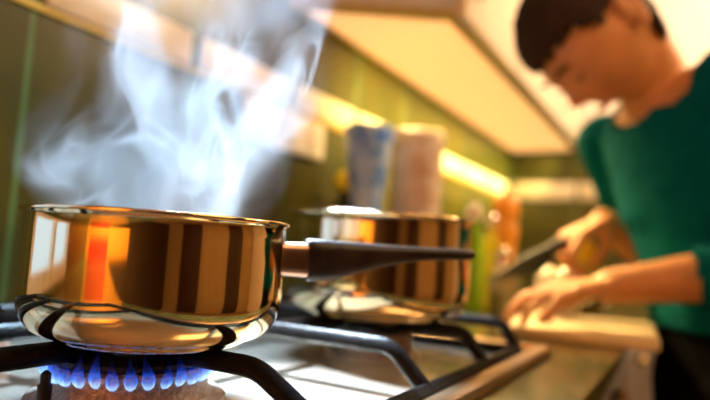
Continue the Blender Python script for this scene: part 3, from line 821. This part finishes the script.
hR = (kd * .9 + V((0, 0, -.02))); nR = V((.25, -.1, 1)); sR = V((-.55, -.75, .1))
add_hand(bm, WR, hR, nR, sR, [[D(30), D(58), D(45)], [D(45), D(75), D(50)], [D(52), D(80), D(55)], [D(56), D(80), D(55)]], thumb=((.85, .4, .7), (.95, .05, .6), (.98, -.1, .4)))
body = remesh(bm, .0032, it=5)
pe = obj('person', body, M['skin'], origin=(1.17, -.07, 0), angle=180)
tag(pe, 'person in a teal jersey and black trousers bent over the board, chopping', 'person')
# jersey: torso and sleeves
bm = bm_new()
add_loft(bm, [(c, u, v, a + .010, b + .010) for c, u, v, a, b in torso[:-1]] + [(torso[-1][0], rt, dv, .085, .062)])
add_cone(bm, SL, SL + (EL - SL) * .5, .062, .057); add_cone(bm, SR, SR + (ER - SR) * .5, .062, .057)
add_ball(bm, W(1.056, -.016, .10) + dv * .056, .130, .060, .068, R=Matrix((rt, dv, V((0, 0, 1)))).transposed())
add_cone(bm, W(1.005, .012, .255), W(.925, -.055, .258), .055, .058)
sh = remesh(bm, .006, it=18)
def cut(bmx, test):
    bmesh.ops.delete(bmx, geom=[v for v in bmx.verts if test(v.co)], context='VERTS')
nc = NB + dv * .068 + V((0, 0, .050))
cut(sh, lambda p: (p - nc).length < .096 or (p - (NB + V((0, 0, .05)))).length < .070)
nd_ = W(.957, .028, .285)
cut(sh, lambda p: (p - nd_).length < .058)
cut(sh, lambda p: p.z < E - .093)
for S_, E_, W_, q in ((SL, EL, WL, .56), (SR, ER, WR, .30)):
    bm = bm_new()
    add_cone(bm, S_, E_, 0.0642, 0.0546); add_cone(bm, E_, E_ + (W_ - E_) * (q + .1), 0.0546, 0.0492)
    sl = remesh(bm, .006, it=8)
    c_ = E_ + (W_ - E_) * q; d_ = (W_ - E_).normalized()
    cut(sl, lambda p: (p - c_).dot(d_) > 0)
    me_ = bpy.data.meshes.new('tmp'); sl.to_mesh(me_); sl.free(); sh.from_mesh(me_); bpy.data.meshes.remove(me_)
for v in sh.verts:                                  # soft folds
    v.co += v.normal * .004 * noise.noise(V((v.co.x * 14, v.co.y * 14, v.co.z * 26)))
jersey = obj('jersey', sh, M['teal'], pe, angle=180)
sm = jersey.modifiers.new('solid', 'SOLIDIFY'); sm.thickness = .003; sm.offset = -1
# trousers and shoes
bm = bm_new()
add_loft(bm, [(c, u, v, a + .0085, b + .0085) for c, u, v, a, b in torso[:2]] + [(W(1.060, -.060, -.075), rth, dvh, .160, .106)])
for a, b, c in ((hipL, kneeL, ankL), (hipR, kneeR, ankR)):
    add_cone(bm, a, b, .096, .068); add_cone(bm, b, c, .068, .058)
tr = remesh(bm, .008, it=6)
obj('trousers', tr, M['trousers'], pe, angle=180)
for c in (ankL, ankR):
    bm = bm_new(); add_cone(bm, c + V((0, 0, -.040)), c + dvh * .15 + V((0, 0, -.048)), .043, .035); add_cone(bm, c + V((0, 0, .0)), c + V((0, 0, -.04)), .042, .043)
    s_ = remesh(bm, .006, it=4)
    for v in s_.verts: v.co.z = max(v.co.z, .001)
    obj('shoe', s_, M['shoe'], pe, angle=180)
# hair: short, dark, brushed forward over the brow
bm = bm_new()
r = bmesh.ops.create_uvsphere(bm, u_segments=72, v_segments=56, radius=1.0)
kill = []
for v in r['verts']:
    x, y, z = v.co
    px, py, pz = x * .074, y * .094, z * .112
    if y < 0: py *= (1 - .35 * max(0, -z)) * .93
    line = .046 if y > .45 else (.046 + (-.079) * min(1, (.45 - y) / .5) if y > -.05 else -.033 - .055 * min(1, (-.05 - y) / .5))   # hairline height, front to nape
    line += .006 * noise.noise(V((x * 6, y * 6, 1)))
    if abs(x) > .75 and -.35 < y < .12: line = max(line, .020)       # clear of the ears
    th = .013 + .006 * max(0, z) + .004 * noise.noise(V((x * 9, y * 9, z * 9)))
    edge = min(1, max(0, (pz - line) / .018)); th *= .35 + .65 * edge
    d = V((px, py, pz)).normalized()
    v.co = HP(px + d.x * th, py + d.y * th, pz + d.z * th)
    if pz < line: kill.append(v)
bmesh.ops.delete(bm, geom=kill, context='VERTS')
hr = obj('hair', bm, M['hair'], pe, angle=180)
sm = hr.modifiers.new('solid', 'SOLIDIFY'); sm.thickness = .010; sm.offset = -1
# brows, lash lines, lips
for s in (-1, 1):
    pts = [HP(s * (.014 + .030 * k / 6), .0 + .0975 - .012 * (k / 6) ** 2, .027 + .006 * math.sin(PI * (k + 1) / 8)) for k in range(7)]
    obj('eyebrow', tube(pts, [.002 + .0015 * math.sin(PI * (k + 1) / 8) for k in range(7)], n=8), M['hair'], pe)
    pts = [HP(s * (.019 + .025 * k / 6), .0875 - .006 * abs(k / 6 - .4), .005 - .0045 * math.sin(PI * k / 6)) for k in range(7)]
    obj('eyelash', tube(pts, .0016, n=8), M['hair'], pe)
pts = [HP(.022 * (k / 5 - 1), .0905 - .006 * abs(k / 5 - 1) ** 2, -.0575) for k in range(11)]
obj('lips', tube(pts, [(.0045 * math.sin(PI * (k + .6) / 11.2) + .0005, .0035) for k in range(11)], n=10), M['lip'], pe)

# ------------------------------------------------------------------ light
def area(name, loc, target, sx, sy, power, col, spread=180):
    l = bpy.data.lights.new(name, 'AREA'); l.shape = 'RECTANGLE'; l.size = sx; l.size_y = sy; l.energy = power; l.color = col; l.spread = math.radians(spread)
    o = bpy.data.objects.new(name, l); C.objects.link(o); o.location = loc
    o.rotation_euler = (V(target) - V(loc)).to_track_quat('-Z', 'Y').to_euler()
    return o
WARM = (1.0, .66, .30); COOL = (.50, .75, 1.0)
area('steam_backlight', (.74, .56, E + .80), (.34, .33, E - .02), .30, .10, 7.5, COOL, spread=60)  # unseen cool backlight added for the steam; no hood is modelled
area('tile_fill_strip', (1.93, .46, E + .476), (1.93, .72, E + .31), 1.46, .02, 11, (1.0, .74, .24), spread=80)  # unseen strip added to brighten the tiles below the cabinets
area('ceiling_fill', (.6, -1.0, ZC - .03), (.8, -.6, 0), 1.2, .8, 28, (1.0, .62, .28))  # unseen warm fill at ceiling height for the person and pan reflections
area('ceiling_fill', (1.9, -.9, ZC - .03), (1.9, -.3, E), .9, .7, 26, (1.0, .60, .26))  # second unseen warm fill, farther along the room
area('worktop_fill', (1.30, .55, E + .478), (1.0, .20, E - .1), .30, .06, 3.2, (1.0, .66, .26), spread=60)  # added fill that brightens the board and hands, no fitting there
area('worktop_fill', (1.75, .60, E + .478), (1.35, .38, E - .1), .40, .06, 2.4, (1.0, .70, .26), spread=60)  # same added fill for the worktop farther along
area('cabinet_front_fill', (2.05, -.75, ZC - .1), (2.3, .42, E + .7), .5, .3, 26, (1.0, .76, .50), spread=150)  # added light to lift the cabinet fronts and far wall
area('orange_panel_fill', (-1.2, .0, 2.1), (XB, .1, 1.1), .4, .2, 40, (1.0, .8, .45), spread=120)  # added light on the orange panel, so its reflection shows in the pan
w = bpy.data.worlds.new('world'); sc.world = w; w.use_nodes = True
w.node_tree.nodes['Background'].inputs[0].default_value = (1.0, .8, .6, 1); w.node_tree.nodes['Background'].inputs[1].default_value = .05

sp = bpy.data.lights.new('hob_hotspot', 'SPOT'); sp.energy = 330; sp.color = (.70, .84, 1.0); sp.spot_size = math.radians(16); sp.spot_blend = .5; sp.shadow_soft_size = .02  # unseen spot added to whiten the hob right of the front pan
so = bpy.data.objects.new('hob_hotspot', sp); C.objects.link(so); so.location = (.56, .62, E + .60)
so.rotation_euler = (V((.385, .262, HZ)) - so.location).to_track_quat('-Z', 'Y').to_euler()
